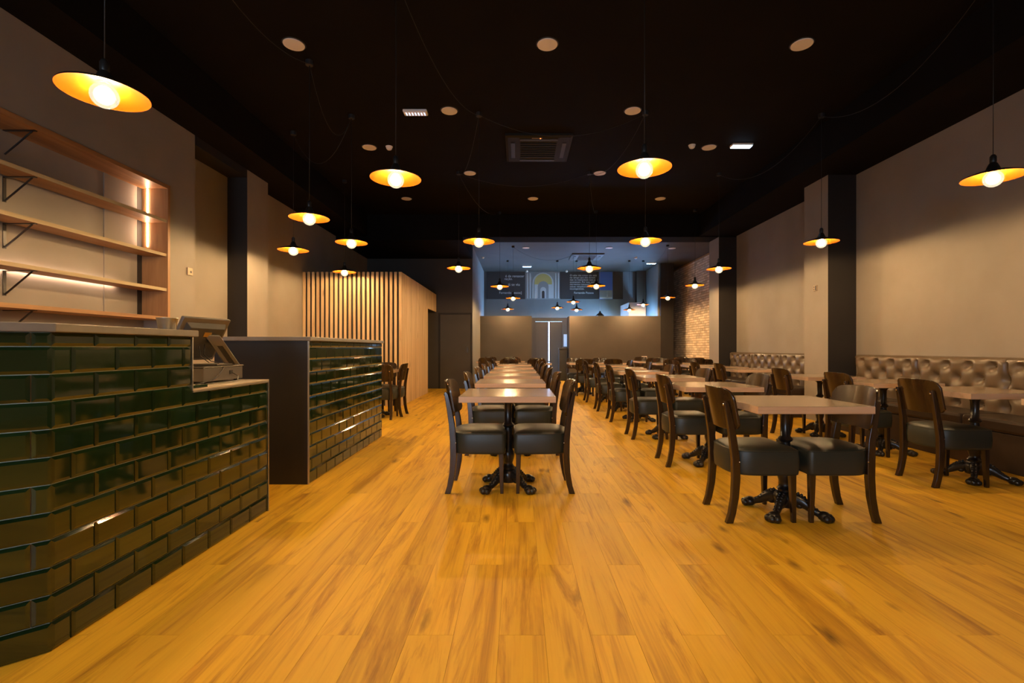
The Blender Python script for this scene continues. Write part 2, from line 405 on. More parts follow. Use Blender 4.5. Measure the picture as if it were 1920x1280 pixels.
S('wall_rear', MB().box((4.655, 15.79, 0), (5.08, 16.0, ZR)), 'charcoal', 'dark pier at the street end of the brick wall', 'pier')
S('wall_side', MB().box((4.60, 15.92, 2.06), (4.655, YF, ZR)).box((4.60, 15.92, 0), (4.655, YF, .3)).box((4.60, 15.92, .3), (4.655, 15.98, 2.06)).box((4.60, 17.3, .3), (4.655, YF, 2.06)), 'greypaint', 'grey side wall rising above the wide partition, lit blue', 'wall')
S('wall_rear', MB().box((px(1194,0,17.35).x, 17.35, 0), (px(1211,0,17.35).x, YF, ZR)), 'printbrown', 'dark brown column above the wide partition', 'column')
bx = S('wall_rear', MB().box((3.70, 16.15, 2.02), (4.26, 17.5, 2.62)), 'bluewhite', 'pale blue-lit boxed bulkhead above the wide partition', 'bulkhead')
def window(name, x0, x1, label, z0=.25, z1=2.2, m='day_rear'):
    wdw = S(name, MB().box((x0, YF+.02, z0), (x1, YF+.05, z0+.06)).box((x0, YF+.02, z1-.06), (x1, YF+.05, z1)).box((x0, YF+.02, z0), (x0+.05, YF+.05, z1)).box((x1-.05, YF+.02, z0), (x1, YF+.05, z1)), 'posdark', label, 'window')
    MB().box((x0+.05, YF+.03, z0+.06), (x1-.05, YF+.04, z1-.06)).build('pane', m, wdw)
window('window_1', -1.1, .2, 'daylit street window behind the left partition')
window('window_2', 2.0, 4.5, 'daylit street window behind the wide partition')
window('window_3', .42, 1.75, 'daylit glazed street entrance behind the dark door leaves', 0.0, 2.2)
w4 = S('window_4', MB().box((4.61, 15.98, .3), (4.65, 17.3, .36)).box((4.61, 15.98, 2.0), (4.65, 17.3, 2.06)).box((4.61, 15.98, .36), (4.65, 16.04, 2.0)).box((4.61, 17.24, .36), (4.65, 17.3, 2.0)), 'posdark', 'daylit side window hidden behind the wide partition', 'window')
MB().box((4.62, 16.04, .36), (4.63, 17.24, 2.0)).build('pane', 'day_side', w4)
MB().box((4.64, 15.98, .3), (4.655, 17.3, 2.06)).build('pane_light_block', 'charcoal', w4)  # unseen backing added to keep the pane's light off the brick

# street door with two leaves
xa, xm, xb = px(1004,0,17.0).x, px(1029.3,0,17.0).x, px(1054,0,17.0).x
xe = px(1067,0,17).x
d2 = S('door_2', MB().box((px(997,0,17).x-.05, 16.98, 2.03), (xe+.1, 17.06, 2.15)).box((px(997,0,17).x-.05, 16.98, 0), (xa, 17.06, 2.03)).box((xb+.004, 16.98, 1.58), (xe+.1, 17.06, 2.03)).box((xb+.004, 16.98, 0), (xe+.1, 17.06, 1.15)).box((xb+.004, 16.98, 1.15), (xb+.05, 17.06, 1.58)), 'brownwall', 'dark double street door with a bright slit between its leaves', 'door')
for x0, x1 in ((xa, xm-.020), (xm+.020, xb)):
    lf = MB().box((x0, 16.99, .02), (x1, 17.04, 2.022)).build('door_leaf', 'brownwall', d2, bevel=.004)
MB().box((xb+.05, 17.02, 1.15), (xe+.1, 17.03, 1.58)).build('blue_glow_patch', 'patch_glow', d2)  # dim emission stands in for blue daylight falling beside the door
# handle plates seen inside the slit
MB().box((xm-.03, 16.985, .60), (xm+.03, 16.995, .64)).build('handle', 'posdark', d2)

# wall behind the camera, with the shop window that lights the first table edges
S('wall_back', MB().box((-4.2, YB-.1, 0), (-2.8, YB, ZC)).box((-1.0, YB-.1, 0), (5.0, YB, ZC)).box((-2.8, YB-.1, 2.3), (-1.0, YB, ZC)).box((-2.8, YB-.1, 0), (-1.0, YB, .9)), 'taupe', 'taupe wall behind the camera around the shop window', 'wall')
w5 = S('window_5', MB().box((-2.8, YB-.08, .9), (-1.0, YB-.02, .96)).box((-2.8, YB-.08, 2.24), (-1.0, YB-.02, 2.3)).box((-2.8, YB-.08, .96), (-2.74, YB-.02, 2.24)).box((-1.06, YB-.08, .96), (-1.0, YB-.02, 2.24)).box((-1.93, YB-.08, .96), (-1.87, YB-.02, 2.24)), 'posdark', 'shop window behind the camera with two panes', 'window')
for x0, x1 in ((-2.74, -1.93), (-1.87, -1.06)):
    MB().box((x0, YB-.055, .96), (x1, YB-.045, 2.24)).build('pane', 'day_back', w5)

# ------------------------------------------------------------------ slatted timber box
def slat_box():
    x0, x1, y0, y1, z = XL+.005, -2.22, 9.15, 13.09, 2.54
    b = MB().box((x0, y0+.03, 0), (x1-.03, 11.85, z-.02)).box((x0, 11.85, 2.07), (x1-.03, y1, z-.02)).box((x0, 11.85, 0), (x1-.35, y1, 2.07))
    o = tag(b.build('slatted_box', 'slatback'), 'tall pine slatted box room against the bar side wall', 'slatted box')
    P = .0868; wd = .047
    n = int((x1-x0)/P)
    me = MB().box((0,0,0), (wd,.03,z)).data('slat', 'pine')
    xx = x1-.036
    while xx > x0-.01:
        s = link('slat', me, o); s.location = (xx-wd+.036, y0, 0); xx -= P
    me2 = MB().box((0,0,0), (.03,wd,z)).data('slat', 'pine'); me3 = MB().box((0,0,0), (.03,wd,z-2.07)).data('slat', 'pine')
    yy = y0+.03
    while yy < y1-wd:
        if yy+wd < 11.87:
            s = link('slat', me2, o); s.location = (x1-.03, yy, 0)
        else:
            s = link('slat', me3, o); s.location = (x1-.03, yy, 2.07)
        yy += .058
    return o
slat_box()

# ------------------------------------------------------------------ tiled counters
TILE = {}
def tile_mesh(wd, h):
    k = (round(wd, 3), round(h, 3))
    if k not in TILE:
        g, t, c = .0016, .010, .013
        cx, cz = min(c, wd*.3), min(c, h*.3)
        r0 = [(g,0,g),(wd-g,0,g),(wd-g,0,h-g),(g,0,h-g)]
        r1 = [(g,-.004,g),(wd-g,-.004,g),(wd-g,-.004,h-g),(g,-.004,h-g)]
        r2 = [(cx,-t,cz),(wd-cx,-t,cz),(wd-cx,-t,h-cz),(cx,-t,h-cz)]
        mb = MB().rings([r0, r1, r2], cap=False); n = len(mb.v)
        mb.f.append((n-4,n-3,n-2,n-1)); mb.m.append(0)
        TILE[k] = mb.data('tile', 'tile')
    return TILE[k]
def tile_face(parent, origin, ang, length, top, phase, z0=.005, top2=None, xcut=None):
    """tiles on a vertical face starting at origin, running along direction ang (face normal points to -y of the local frame)"""
    ph, pw = .1, .202; r = 0; z = 0.0
    while z < top-.004:
        za = z+(z0 if r == 0 else z0); zb = min(z+ph+z0, top)
        if r == 0: za = 0.0
        u = phase+(pw/2 if r % 2 else 0)-pw*2
        while u < length:
            a, b = max(u, 0), min(u+pw, length)
            tp = zb
            if xcut is not None:
                if za >= top2-.004:
                    b = min(b, xcut)
                elif zb > top2 and a >= xcut-.02: tp = top2
            if b-a > .012 and tp-za > .012:
                o = link('tile', tile_mesh(b-a, tp-za), parent)
                o.location = (origin[0]+a*math.cos(ang), origin[1]+a*math.sin(ang), za); o.rotation_euler = (0,0,ang)
            u += pw
        z += ph; r += 1
XC = -1.69
def counter_front():
    o = empty('bar_counter', (-2.0, 2.3, 0)); inv = (2.0, -2.3)
    def P(pts, z0, z1): return [[(x+inv[0], y+inv[1], z) for x, y in pts] for z in (z0, z1)]
    e = .010
    ang = math.atan2(.68, .73)
    c0 = (XC, 1.747); c1 = (XC-.45*math.cos(ang), 1.747-.45*math.sin(ang))
    body = [(XC-e, 1.747+.004), (XC-e, 2.5), (-2.36, 2.5), (-2.36, c1[1]+.01), (c1[0], c1[1]+.012)]
    MB().rings(P(body, 0, 1.156)).build('body', 'grout', o)
    MB().rings(P([(XC-e, 2.5), (XC-e, 3.258), (-2.36, 3.258), (-2.36, 2.5)], 0, .875)).build('low_body', 'grout', o)
    # tiles; the long face looks to +x: local +x direction of the face is +y
    tile_face(o, (XC-e+inv[0], 1.747+inv[1]), PI/2, 3.258-1.747, 1.156, 1.830-1.747+.0, top2=.875, xcut=2.5-1.747)
    tile_face(o, (c1[0]+inv[0]-.002, c1[1]+inv[1]+.008), ang, .448, 1.156, .09)
    ov = .022
    slab = [(XC+ov, 1.74), (XC+ov, 2.52), (-2.38, 2.52), (-2.38, c1[1]-.03), (c1[0]+.01, c1[1]-.03)]
    MB().rings(P(slab, 1.157, 1.19)).build('worktop', 'worktop', o, bevel=.004)
    MB().rings(P([(XC+.004, 2.503), (XC+.004, 3.262), (-2.36, 3.262), (-2.36, 2.503)], .876, .888)).build('low_worktop', 'lowtop', o, bevel=.002)
    t = .008
    def tr(x0, y0, z0, x1, y1, z1): MB().box((x0+inv[0], y0+inv[1], z0), (x1+inv[0], y1+inv[1], z1)).build('edge_trim', 'alu', o)
    tr(XC-t, 2.497, .878, XC+.004, 2.504, 1.156)
    tr(XC-t, 3.256, 0, XC+.004, 3.264, .888)
    tr(XC-.002, 2.504, .868, XC+.005, 3.262, .878)
    return tag(o, 'green tiled bar counter nearest the camera with a lowered till end', 'counter')
counter_front()
def counter_rear():
    y0, y1 = 3.89, 5.98
    o = empty('bar_counter', (-2.05, 4.9, 0)); ix, iy = 2.05, -4.9
    def bxx(n, m, lo, hi, bevel=0): return MB().box((lo[0]+ix, lo[1]+iy, lo[2]), (hi[0]+ix, hi[1]+iy, hi[2])).build(n, m, o, bevel=bevel)
    bxx('body', 'grout', (-2.45, y0+.012, 0), (XC-.010, y1, 1.156))
    bxx('end_panel', 'blackpanel', (-2.45, y0, 0), (XC-.006, y0+.012, 1.156))
    tile_face(o, (XC-.010+ix, y0+.006+iy), PI/2, y1-y0-.006, 1.156, .15)
    bxx('worktop', 'worktop', (-2.48, y0-.02, 1.157), (XC+.022, y1+.02, 1.19), .004)
    bxx('edge_trim', 'alu', (XC-.008, y0-.002, 0), (XC+.003, y0+.008, 1.156))
    return tag(o, 'green tiled counter with black end panel, between till and slatted box', 'counter')
counter_rear()

# ------------------------------------------------------------------ bottle shelves
def shelves():
    y0, y1, xb, xf = 2.2, 5.28, XL+.002, XLF+.012
    o = empty('wall_shelf_unit', (-4.0, 3.7, 0)); ix, iy = 4.0, -3.7
    def bx(n, m, lo, hi, par=None, bevel=0): return MB().box((lo[0]+ix, lo[1]+iy, lo[2]), (hi[0]+ix, hi[1]+iy, hi[2])).build(n, m, par or o, bevel=bevel)
    bx('side_panel', 'sidewood', (xb, y1-.036, 1.40), (xf, y1, 2.87), bevel=.002)
    bx('side_panel', 'sidewood', (xb, y0, 1.40), (xf, y0+.036, 2.87), bevel=.002)
    bx('top_board', 'shelf', (xb, y0+.036, 2.83), (xf, y1-.036, 2.87), bevel=.002)
    bx('bottom_board', 'shelf', (xb, y0+.036, 1.40), (xf+.02, y1-.036, 1.435), bevel=.002)
    bx('back_panel', 'taupe', (xb, y0+.036, 1.435), (xb+.006, y1-.10, 2.83))
    bx('gap_shade_strip', 'charcoal', (xb, y1-.10, 1.435), (xb+.008, y1-.036, 2.83))  # dark strip stands in for the shaded gap beside the back panel
    bx('batten', 'taupe', (xb+.006, 4.76, 1.435), (xb+.014, 4.80, 2.83))
    for z in (2.46, 2.09, 1.715):
        s = bx('shelf', 'shelf', (xb+.05, y0+.036, z), (xf-.02, y1-.036, z+.032))
        bx('front_edge', 'shelfedge', (xf-.02, y0+.036, z), (xf-.012, y1-.036, z+.032), s)
        for by in (3.84, 2.9):
            mb = MB()
            mb.box((xb+.006+ix, by-.012+iy, z-.006), (xf-.03+ix, by+.012+iy, z))
            mb.box((xb+.006+ix, by-.012+iy, z-.20), (xb+.012+ix, by+.012+iy, z-.006))
            mb.tube([(xf-.06+ix, by+iy, z-.008), (xb+.012+ix, by+iy, z-.19)], .007, 6)
            mb.build('bracket', 'iron', s)
    for z, par in ((2.83, None), (1.40, None)):
        mb = MB()
        by = 3.84
        mb.box((xb+.006+ix, by-.012+iy, z-.006), (xf-.03+ix, by+.012+iy, z))
        mb.tube([(xf-.06+ix, by+iy, z-.008), (xb+.012+ix, by+iy, z-.19)], .007, 6)
        mb.build('bracket', 'iron', o)
    for z0, z1 in ((2.55, 2.825), (2.20, 2.455)):
        bx('light_strip', 'led', (xb+.066, y1-.043, z0), (xb+.073, y1-.037, z1))
    h = bx('light_housing', 'posdark', (xb+.044, y0+.05, 1.720), (xb+.050, y1-.40, 1.744))
    bx('light_strip', 'led_soft', (xb+.0425, y0+.05, 1.722), (xb+.044, y1-.40, 1.742), h)
    return tag(o, 'wooden bottle shelves with black brackets and light strips in the bar wall', 'shelf unit')
shelves()

# ------------------------------------------------------------------ things on the counters
def till():
    # cash drawer
    dr = empty('cash_drawer', (-2.04, 3.02, .888))
    MB().box((-.20, -.20, .012), (.20, .20, .094)).build('body', 'posgrey', dr, bevel=.004)
    MB().box((-.205, -.205, .094), (.205, .205, .100)).build('lid', 'posgrey', dr, bevel=.002)
    MB().box((.199, .055, .045), (.203, .085, .070)).build('connector', 'posdark', dr)
    for sx in (-.17, .17):
        for sy in (-.17, .17):
            MB().lathe([(.012, 0), (.012, .012)], 10, (sx, sy, 0)).build('foot', 'posdark', dr)
    tag(dr, 'silver cash drawer on the lowered end of the front counter', 'cash drawer')
    cb = MB().tube([(-1.836, 3.09, .945), (-1.80, 3.10, .92), (-1.775, 3.05, .893), (-1.775, 2.95, .892), (-1.80, 2.86, .892), (-1.79, 2.72, .892)], .003, 6)
    tag(cb.build('power_cable', 'posgrey', smooth=True), 'thin pale cable trailing from the cash drawer', 'cable')
    cb2 = MB().tube([(-1.87, 3.02, .995), (-1.832, 3.00, .975), (-1.832, 2.95, .93), (-1.832, 2.88, .905), (-1.83, 2.80, .898), (-1.82, 2.72, .893)], .003, 6)
    tag(cb2.build('data_cable', 'posdark', smooth=True), 'dark cable hanging over the cash drawer face', 'cable')
    # monitor: built upright at its own frame then turned
    mo = empty('till_monitor', (-1.90, 3.00, .990), 0)
    yaw = -math.atan2(.058, .35); tilt = math.radians(28)
    W, H = .36, .29
    mid = Vector((-.07, -.03, .165))
    Rm = Matrix.Rotation(yaw, 4, 'Z') @ Matrix.Rotation(tilt, 4, 'Y')
    def put(n, mb, m, par=mo, bevel=0, **k):
        mb.v = [tuple(mid + (Rm @ Vector(v))) for v in mb.v]
        return mb.build(n, m, par, bevel=bevel, **k)
    put('bezel', MB().box((-.012, -W/2, -H/2), (.010, W/2, H/2)), 'posgrey', bevel=.006)
    put('screen', MB().box((-.015, -W/2+.018, -H/2+.02), (-.012, W/2-.018, H/2-.02)), 'screen')
    put('back_cover', MB().rings([[(.010, -.15, -.125), (.010, .15, -.125), (.010, .15, .115), (.010, -.15, .115)], [(.038, -.13, -.11), (.038, .13, -.11), (.038, .13, .09), (.038, -.13, .09)]]), 'posbrown', bevel=.003)
    put('port_plate', MB().box((.038, -.02, .035), (.041, .035, .065)), 'brass')
    # stand: two rails with a dark slot between them, and a foot plate
    p0 = Vector((-.005, .00, .19)); p1 = Vector((.055, .11, .006))
    d = (p1-p0); side = Vector((.72, .69, 0)).normalized()
    def bar(a, b, hw, th):
        q = side*hw; n = (b-a).cross(side).normalized()*th
        r = [[a-q-n, a+q-n, a+q+n, a-q+n], [b-q-n, b+q-n, b+q+n, b-q+n]]
        return MB().rings(r)
    for s in (-1, 1):
        bar(p0+side*.028*s, p1+side*.028*s, .013, .012).build('stand_rail', 'posgrey', mo, bevel=.003)
    bar(p0, p0+d*.36, .03, .0125).build('stand_head', 'posgrey', mo, bevel=.003)
    bar(p0+d*.36, p1, .020, .006).build('stand_slot', 'posdark', mo)
    MB().box((-.16, -.05, 0), (.06, .15, .012)).build('stand_foot', 'posgrey', mo, bevel=.003)
    MB().tube([(-.03,-.03,.13), (-.015,-.06,.07), (.0,-.02,.03), (.02,.03,.015)], .003, 6).tube([(-.04,-.07,.12), (-.01,-.10,.06), (.01,-.05,.02)], .003, 6).build('cable', 'posdark', mo, smooth=True)
    tag(mo, 'tilted till monitor seen from behind on its slotted stand', 'monitor')
    # metal cup
    cup = empty('metal_cup', (-1.775, 2.44, 1.19))
    MB().lathe([(.036, 0), (.038, .004), (.0455, .058), (.047, .060), (.0445, .060), (.036, .008), (.001, .006)], 28, cap=False).build('cup_body', 'steel', cup, smooth=True, auto=40)
    MB().lathe([(.0455, .057), (.048, .058), (.048, .061), (.0455, .062)], 28, cap=False).build('rim', 'steel', cup, smooth=True)
    tag(cup, 'small round steel cup at the end of the counter worktop', 'cup')
till()

def plate(loc, sx, holes, label, m='socket'):
    o = empty('wall_switch', loc)
    MB().box((0 if sx > 0 else -.014, -.042, -.042), (.014 if sx > 0 else 0, .042, .042)).build('plate', m, o, bevel=.003)
    for (y, z, r) in holes:
        mb = MB(); n = 14
        mb.rings([[(sx*xx, y+r*math.cos(2*PI*j/n), z+r*math.sin(2*PI*j/n)) for j in range(n)] for xx in (.013, .016)])
        mb.build('socket_hole', 'posdark', o)
    return tag(o, label, 'switch')
plate((XLF, 5.60, 1.985), 1, [(.010, -.004, .015)], 'square bronze socket plate with one dark hole beside the bottle shelves')
p2 = plate((XRP, 7.29, 2.0), -1, [(.02, .018, .010), (.02, -.018, .010)], 'bronze switch plate with two dark dots on the bench side pilaster')
MB().box((-.018, -.036, -.036), (-.014, -.008, .036)).build('rocker', 'posdark', p2, bevel=.002)

# ------------------------------------------------------------------ benches
def tuft_panel(wd, h=.55, ny=56, nz=30):
    a, b = wd/4.0, .135
    mb = MB(); vs = []
    for i in range(nz+1):
        z = h*i/nz
        for j in range(ny+1):
            y = wd*j/ny
            yy = y-a/2; zz = z-(h-.085)
            s = yy/a+zz/(2*b); t = yy/a-zz/(2*b)
            ds, dt = s-round(s), t-round(t)
            # distance to nearest button (s, t integers)
            dy = (ds+dt)/2*a; dz = (ds-dt)*b
            d2 = dy*dy+dz*dz
            p = abs(math.sin(PI*s)*math.sin(PI*t))
            hh = .054*(1-math.exp(-d2/(.044**2)))+.012*(p**.5)
            # side seams and top roll
            e = min(y, wd-y); hh *= 1-math.exp(-(e/.018)**2)*.9
            et = h-z
            if et < .045: hh = hh*0+.05-(.05*(1-math.sqrt(max(0, 1-((.045-et)/.045)**2))))
            vs.append((-hh, y, z))
    fs = [(i*(ny+1)+j, (i+1)*(ny+1)+j, (i+1)*(ny+1)+j+1, i*(ny+1)+j+1) for i in range(nz) for j in range(ny)]
    mb.add(vs, fs)
    # closed back
    n0 = len(mb.v)
    mb.box((0, .002, 0), (.10, wd-.002, h))
    bt = []
    k0 = -4
    for r in range(0, 4):
        z = h-.085-r*b
        if z < .03: continue
        for q in range(-1, 6):
            y = a/2+q*a+(a/2 if r % 2 else 0)
            if .03 < y < wd-.03: bt.append((y, z))
    return mb.data('back_panel', 'leather', smooth=True, auto=60), bt
def bench(y0, y1, seams, label):
    o = empty('tufted_bench', (4.6, (y0+y1)/2, 0)); iy = -(y0+y1)/2; ix = -4.6
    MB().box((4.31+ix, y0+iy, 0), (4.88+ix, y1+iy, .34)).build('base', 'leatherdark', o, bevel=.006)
    ys = [y0]+seams+[y1]
    button = MB().ball((0,0,0), (.006,.011,.011), 10, 6).data('button', 'leather', smooth=True)
    PM = {}
    for a, b in zip(ys[:-1], ys[1:]):
        wd = round(b-a-.004, 3)
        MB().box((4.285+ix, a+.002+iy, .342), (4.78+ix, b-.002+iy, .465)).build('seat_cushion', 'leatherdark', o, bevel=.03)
        if wd not in PM: PM[wd] = tuft_panel(wd)
        me, bt = PM[wd]
        p = link('back_panel', me, o); p.location = (4.775+ix, a+.002+iy, .455); 
        for (y, z) in bt:
            k = link('button', button, p); k.location = (-.004, y, z)
    return tag(o, label, 'bench', 'tufted brown benches along the wall')
bench(1.55, 6.78, [2.60, 3.64, 4.68, 5.73], 'brown tufted leather bench along the wall before the switch pilaster')
bench(7.62, 10.80, [8.68, 9.74], 'brown tufted leather bench beyond the switch pilaster, nearer the brick wall')

# ------------------------------------------------------------------ chair
def make_chair():
    o = empty('dining_chair')
    # seat outline: square front with small radius, round rear
    def outline(ins):
        pts = []; hw = .212-ins; xf = .205-ins; r = max(.03-ins*.3, .008)
        for k in range(5): 
            a = PI/2*k/4
            pts.append((xf-r+r*math.sin(PI/2-a), hw-r+r*math.sin(a)))
        # rear superellipse from +y to -y
        xs = -.02; rx = .195-ins
        for k in range(0, 25):
            t = PI*k/24; c, s = math.cos(t), math.sin(t)
            e = 2/2.9
            y = hw*(abs(c)**e)*(1 if c >= 0 else -1); x = xs-rx*(abs(s)**e)
            pts.append((x, y))
        for k in range(5):
            a = PI/2*k/4
            pts.append((xf-r+r*math.sin(a), -(hw-r+r*math.sin(PI/2-a))))
        return pts
    prof = [(.012, .300), (.002, .306), (0, .318), (-.004, .38), (0, .445), (.003, .4555), (.010, .462), (.030, .472), (.07, .480), (.12, .484), (.17, .485)]
    rings = [[(x, y, z) for x, y in outline(i)] for i, z in prof]
    seat = MB().rings(rings).build('seat', 'vinyl', o, smooth=True, auto=70)
    ol = outline(.001); ol = ol+[ol[0]]
    MB().tube([(x, y, .453) for x, y in ol], .0042, 6).build('piping', 'vinyl', seat, smooth=True)
    # front legs
    for s in (-1, 1):
        a, b = .019, .0125
        x, y = .172, s*.172
        x2, y2 = .178, s*.178
        MB().rings([[(x2-b,y2-b,0),(x2+b,y2-b,0),(x2+b,y2+b,0),(x2-b,y2+b,0)], [(x-a,y-a,.302),(x+a,y-a,.302),(x+a,y+a,.302),(x-a,y+a,.302)]]).build('front_leg', 'chairwood', o, bevel=.003)
    # rear legs: sabre curve continuing into the back posts
    path = [(-.232, 0, .022, .017), (-.214, .06, .021, .017), (-.196, .16, .022, .018), (-.188, .28, .024, .018), (-.190, .40, .024, .018), (-.202, .52, .022, .017), (-.222, .64, .019, .015), (-.244, .745, .014, .013), (-.250, .765, .009, .012)]
    for s in (-1, 1):
        rs = []
        for x, z, hx, hy in path:
            y = s*(.176+.006*(1-z/.77)) if z < .5 else s*.170
            rs.append([(x-hx, y-hy, z), (x+hx, y-hy, z), (x+hx, y+hy, z), (x-hx, y+hy, z)])
        lg = MB().rings(rs).build('rear_leg', 'chairwood', o, smooth=True, auto=50, bevel=.003)
        MB().ball((-.262, s*.170, .742), (.004,.008,.008), 10, 6).build('screw', 'chrome', lg, smooth=True)
        MB().ball((-.170, s*.194, .385), (.006,.004,.006), 8, 5).build('screw', 'chrome', lg, smooth=True)
    # curved back board
    n = 22; th = .008; rows = []
    def bp(u, v, side):
        y = .212*u; z0, z1 = .575, .850
        # rounded outline
        cr = .07; au = abs(y)
        top = z1-.012*(u*u); bot = z0+.004
        if au > .212-cr:
            q = (au-(.212-cr))/cr; dr = cr*(1-math.sqrt(max(0, 1-q*q)))
            top -= dr*.75; bot += dr*.55
        z = bot+(top-bot)*v
        x = -.232+.052*(u*u)-.052*((z-.575)/.275)+.010
        return (x+side*th, y, z)
    m = 8
    mb = MB()
    F_ = [[bp(-1+2*j/n, i/m, 1) for j in range(n+1)] for i in range(m+1)]
    B_ = [[bp(-1+2*j/n, i/m, -1) for j in range(n+1)] for i in range(m+1)]
    idx = lambda i, j, k: k*(m+1)*(n+1)+i*(n+1)+j
    mb.v = [p for r in F_ for p in r]+[p for r in B_ for p in r]
    fs = []
    for i in range(m):
        for j in range(n):
            fs.append((idx(i,j,0), idx(i,j+1,0), idx(i+1,j+1,0), idx(i+1,j,0)))
            fs.append((idx(i,j,1), idx(i+1,j,1), idx(i+1,j+1,1), idx(i,j+1,1)))
    for j in range(n):
        fs.append((idx(0,j,0), idx(0,j,1), idx(0,j+1,1), idx(0,j+1,0))); fs.append((idx(m,j,0), idx(m,j+1,0), idx(m,j+1,1), idx(m,j,1)))
    for i in range(m):
        fs.append((idx(i,0,0), idx(i+1,0,0), idx(i+1,0,1), idx(i,0,1))); fs.append((idx(i,n,0), idx(i,n,1), idx(i+1,n,1), idx(i+1,n,0)))
    mb.f = fs; mb.m = [0]*len(fs)
    mb.build('backrest', 'chairwood', o, smooth=True, auto=55, bevel=.003)
    return o
CH0 = make_chair(); CHM = childmap(CH0); used_ch = [False]
GC = {'A': 'chairs along the middle table row', 'B': 'chairs along the table row near the benches', 'C': 'chairs facing the benches', 'R': 'chairs at the far tables', 'L': 'chairs by the slatted box'}
def chair(x, y, face, label, grp, jit=1.2):
    if not used_ch[0]: o = CH0; used_ch[0] = True
    else: o = copytree(CH0, None, CHM)
    o.location = (x, y, 0); o.rotation_euler = (0, 0, math.radians(face+R.uniform(-jit, jit)))
    return tag(o, label, 'chair', GC[grp])

# ------------------------------------------------------------------ table
def make_table(w, d, twin=False):
    o = empty('dining_table')
    c = .002; hw, hd = w/2, d/2
    rings = [[(-hw+c,-hd+c,.705),(hw-c,-hd+c,.705),(hw-c,hd-c,.705),(-hw+c,hd-c,.705)], [(-hw,-hd,.707),(hw,-hd,.707),(hw,hd,.707),(-hw,hd,.707)], [(-hw,-hd,.748),(hw,-hd,.748),(hw,hd,.748),(-hw,hd,.748)]]
    tp = MB().rings([rings[2], [(-hw+c,-hd+c,.750),(hw-c,-hd+c,.750),(hw-c,hd-c,.750),(-hw+c,hd-c,.750)]]).build('table_top', 'tabletop', o)
    MB().rings(rings).build('edge_band', 'tableedge', tp)
    for ox in ((-w/4, w/4) if twin else (0,)):
        mp = MB().box((ox-.16, -.03, .695), (ox+.16, .03, .705)).box((ox-.03, -.16, .695), (ox+.03, .16, .705)).lathe([(.05,.675),(.06,.695)], 16, (ox,0,0)).build('mount_plate', 'iron', o)
        prof = [(.05,.10),(.056,.125),(.046,.15),(.052,.165),(.040,.18),(.034,.195),(.040,.215),(.047,.24),(.049,.265),(.042,.29),(.033,.31),(.030,.33),(.031,.45),(.030,.475),(.042,.485),(.046,.495),(.040,.505),(.030,.515),(.029,.60),(.030,.655),(.038,.668),(.045,.680)]
        MB().lathe(prof, 20, (ox,0,0)).build('column', 'iron', o, smooth=True, auto=45)
        MB().lathe([(.040,.045),(.062,.050),(.074,.080),(.076,.115),(.066,.138),(.052,.150)], 16, (ox,0,0)).build('hub', 'iron', o, smooth=True, auto=45)
        for k in range(4):
            a = PI/4+k*PI/2; ca, sa = math.cos(a), math.sin(a)
            P = lambda r, z, t=0: (ox+r*ca-t*sa, r*sa+t*ca, z)
            mb = MB()
            leg = [(.03,.100,.040,.046), (.07,.104,.034,.044), (.105,.094,.029,.038), (.135,.074,.025,.031), (.165,.053,.022,.025), (.195,.040,.021,.022), (.22,.034,.022,.022)]
            mb.tube([P(r, z) for r, z, *_ in leg], [(t, v) for *_, t, v in leg], 8)
            # paw with toes
            for t, q in ((-.026, .247), (0, .260), (.026, .247)):
                cpt = P(q, .024, t); mb.ball(cpt, (.026,.026,.024), 8, 6)
            mb.ball(P(.226, .032), (.040,.040,.032), 10, 6)
            # scales along the top of the leg
            for i, (r, z) in enumerate([(.075,.150),(.095,.143),(.113,.131),(.130,.116),(.147,.099),(.164,.082),(.182,.068)]):
                for t in (-.012, .012): mb.ball(P(r, z-.006, t), .0095, 6, 4)
            # side scroll
            mb.ball(P(.085, .070), (.026,.026,.022), 8, 6)
            mb.build('foot', 'iron', o, smooth=True)
    return o
TPROTO = {}
def table(x, y, w, d, label, grp, twin=False):
    k = (w, d, twin)
    if k not in TPROTO:
        o = make_table(w, d, twin); TPROTO[k] = (o, childmap(o))
    else:
        o = copytree(TPROTO[k][0], None, TPROTO[k][1])
    o.location = (x, y, 0)
    return tag(o, label, 'table', grp)

ORD = ['first', 'second', 'third', 'fourth', 'fifth', 'sixth', 'seventh']
TD = .68
# middle row
for i, y in enumerate((3.47, 4.76, 5.99, 7.20, 8.53, 10.05)):
    yc = y+TD/2; n = ORD[i]
    table(-.08, yc, .70, TD, f'square wooden table, {n} from the camera in the middle row', 'tables of the middle row')
    chair(-.30, yc+.02, 0, f'dark wooden chair on the counter side of the {n} table of the middle row', 'A')
    chair(.172, yc+.02, 180, f'dark wooden chair on the bench side of the {n} table of the middle row', 'A')
# row near the benches
for i, (y, xc) in enumerate(((2.88, 1.78), (4.30, 1.84), (5.64, 1.83), (7.00, 1.83), (8.20, 1.83), (9.60, 1.83))):
    yc = y+TD/2; n = ORD[i]
    table(xc, yc, .70, TD, f'square wooden table, {n} from the camera in the row before the bench tables', 'tables before the bench tables')
    chair(xc-.225, yc, 0, f'dark wooden chair, aisle side of the {n} table in the row before the bench tables', 'B')
    chair(xc+.245, yc, 180, f'dark wooden chair, bench side of the {n} table in the row before the bench tables', 'B')
# bench tables
for i, (y, xc) in enumerate(((2.66, 3.83), (3.70, 3.82), (4.74, 3.84), (5.78, 3.82), (7.73, 3.86), (8.68, 3.80), (9.62, 3.76))):
    yc = y+TD/2; n = ORD[i]
    table(xc, yc, .70, TD, f'wooden table, {n} from the camera along the tufted benches', 'tables along the benches')
    if i: chair(xc-.31, yc-.06, 0, f'dark wooden chair facing the bench at the {n} bench table', 'C')
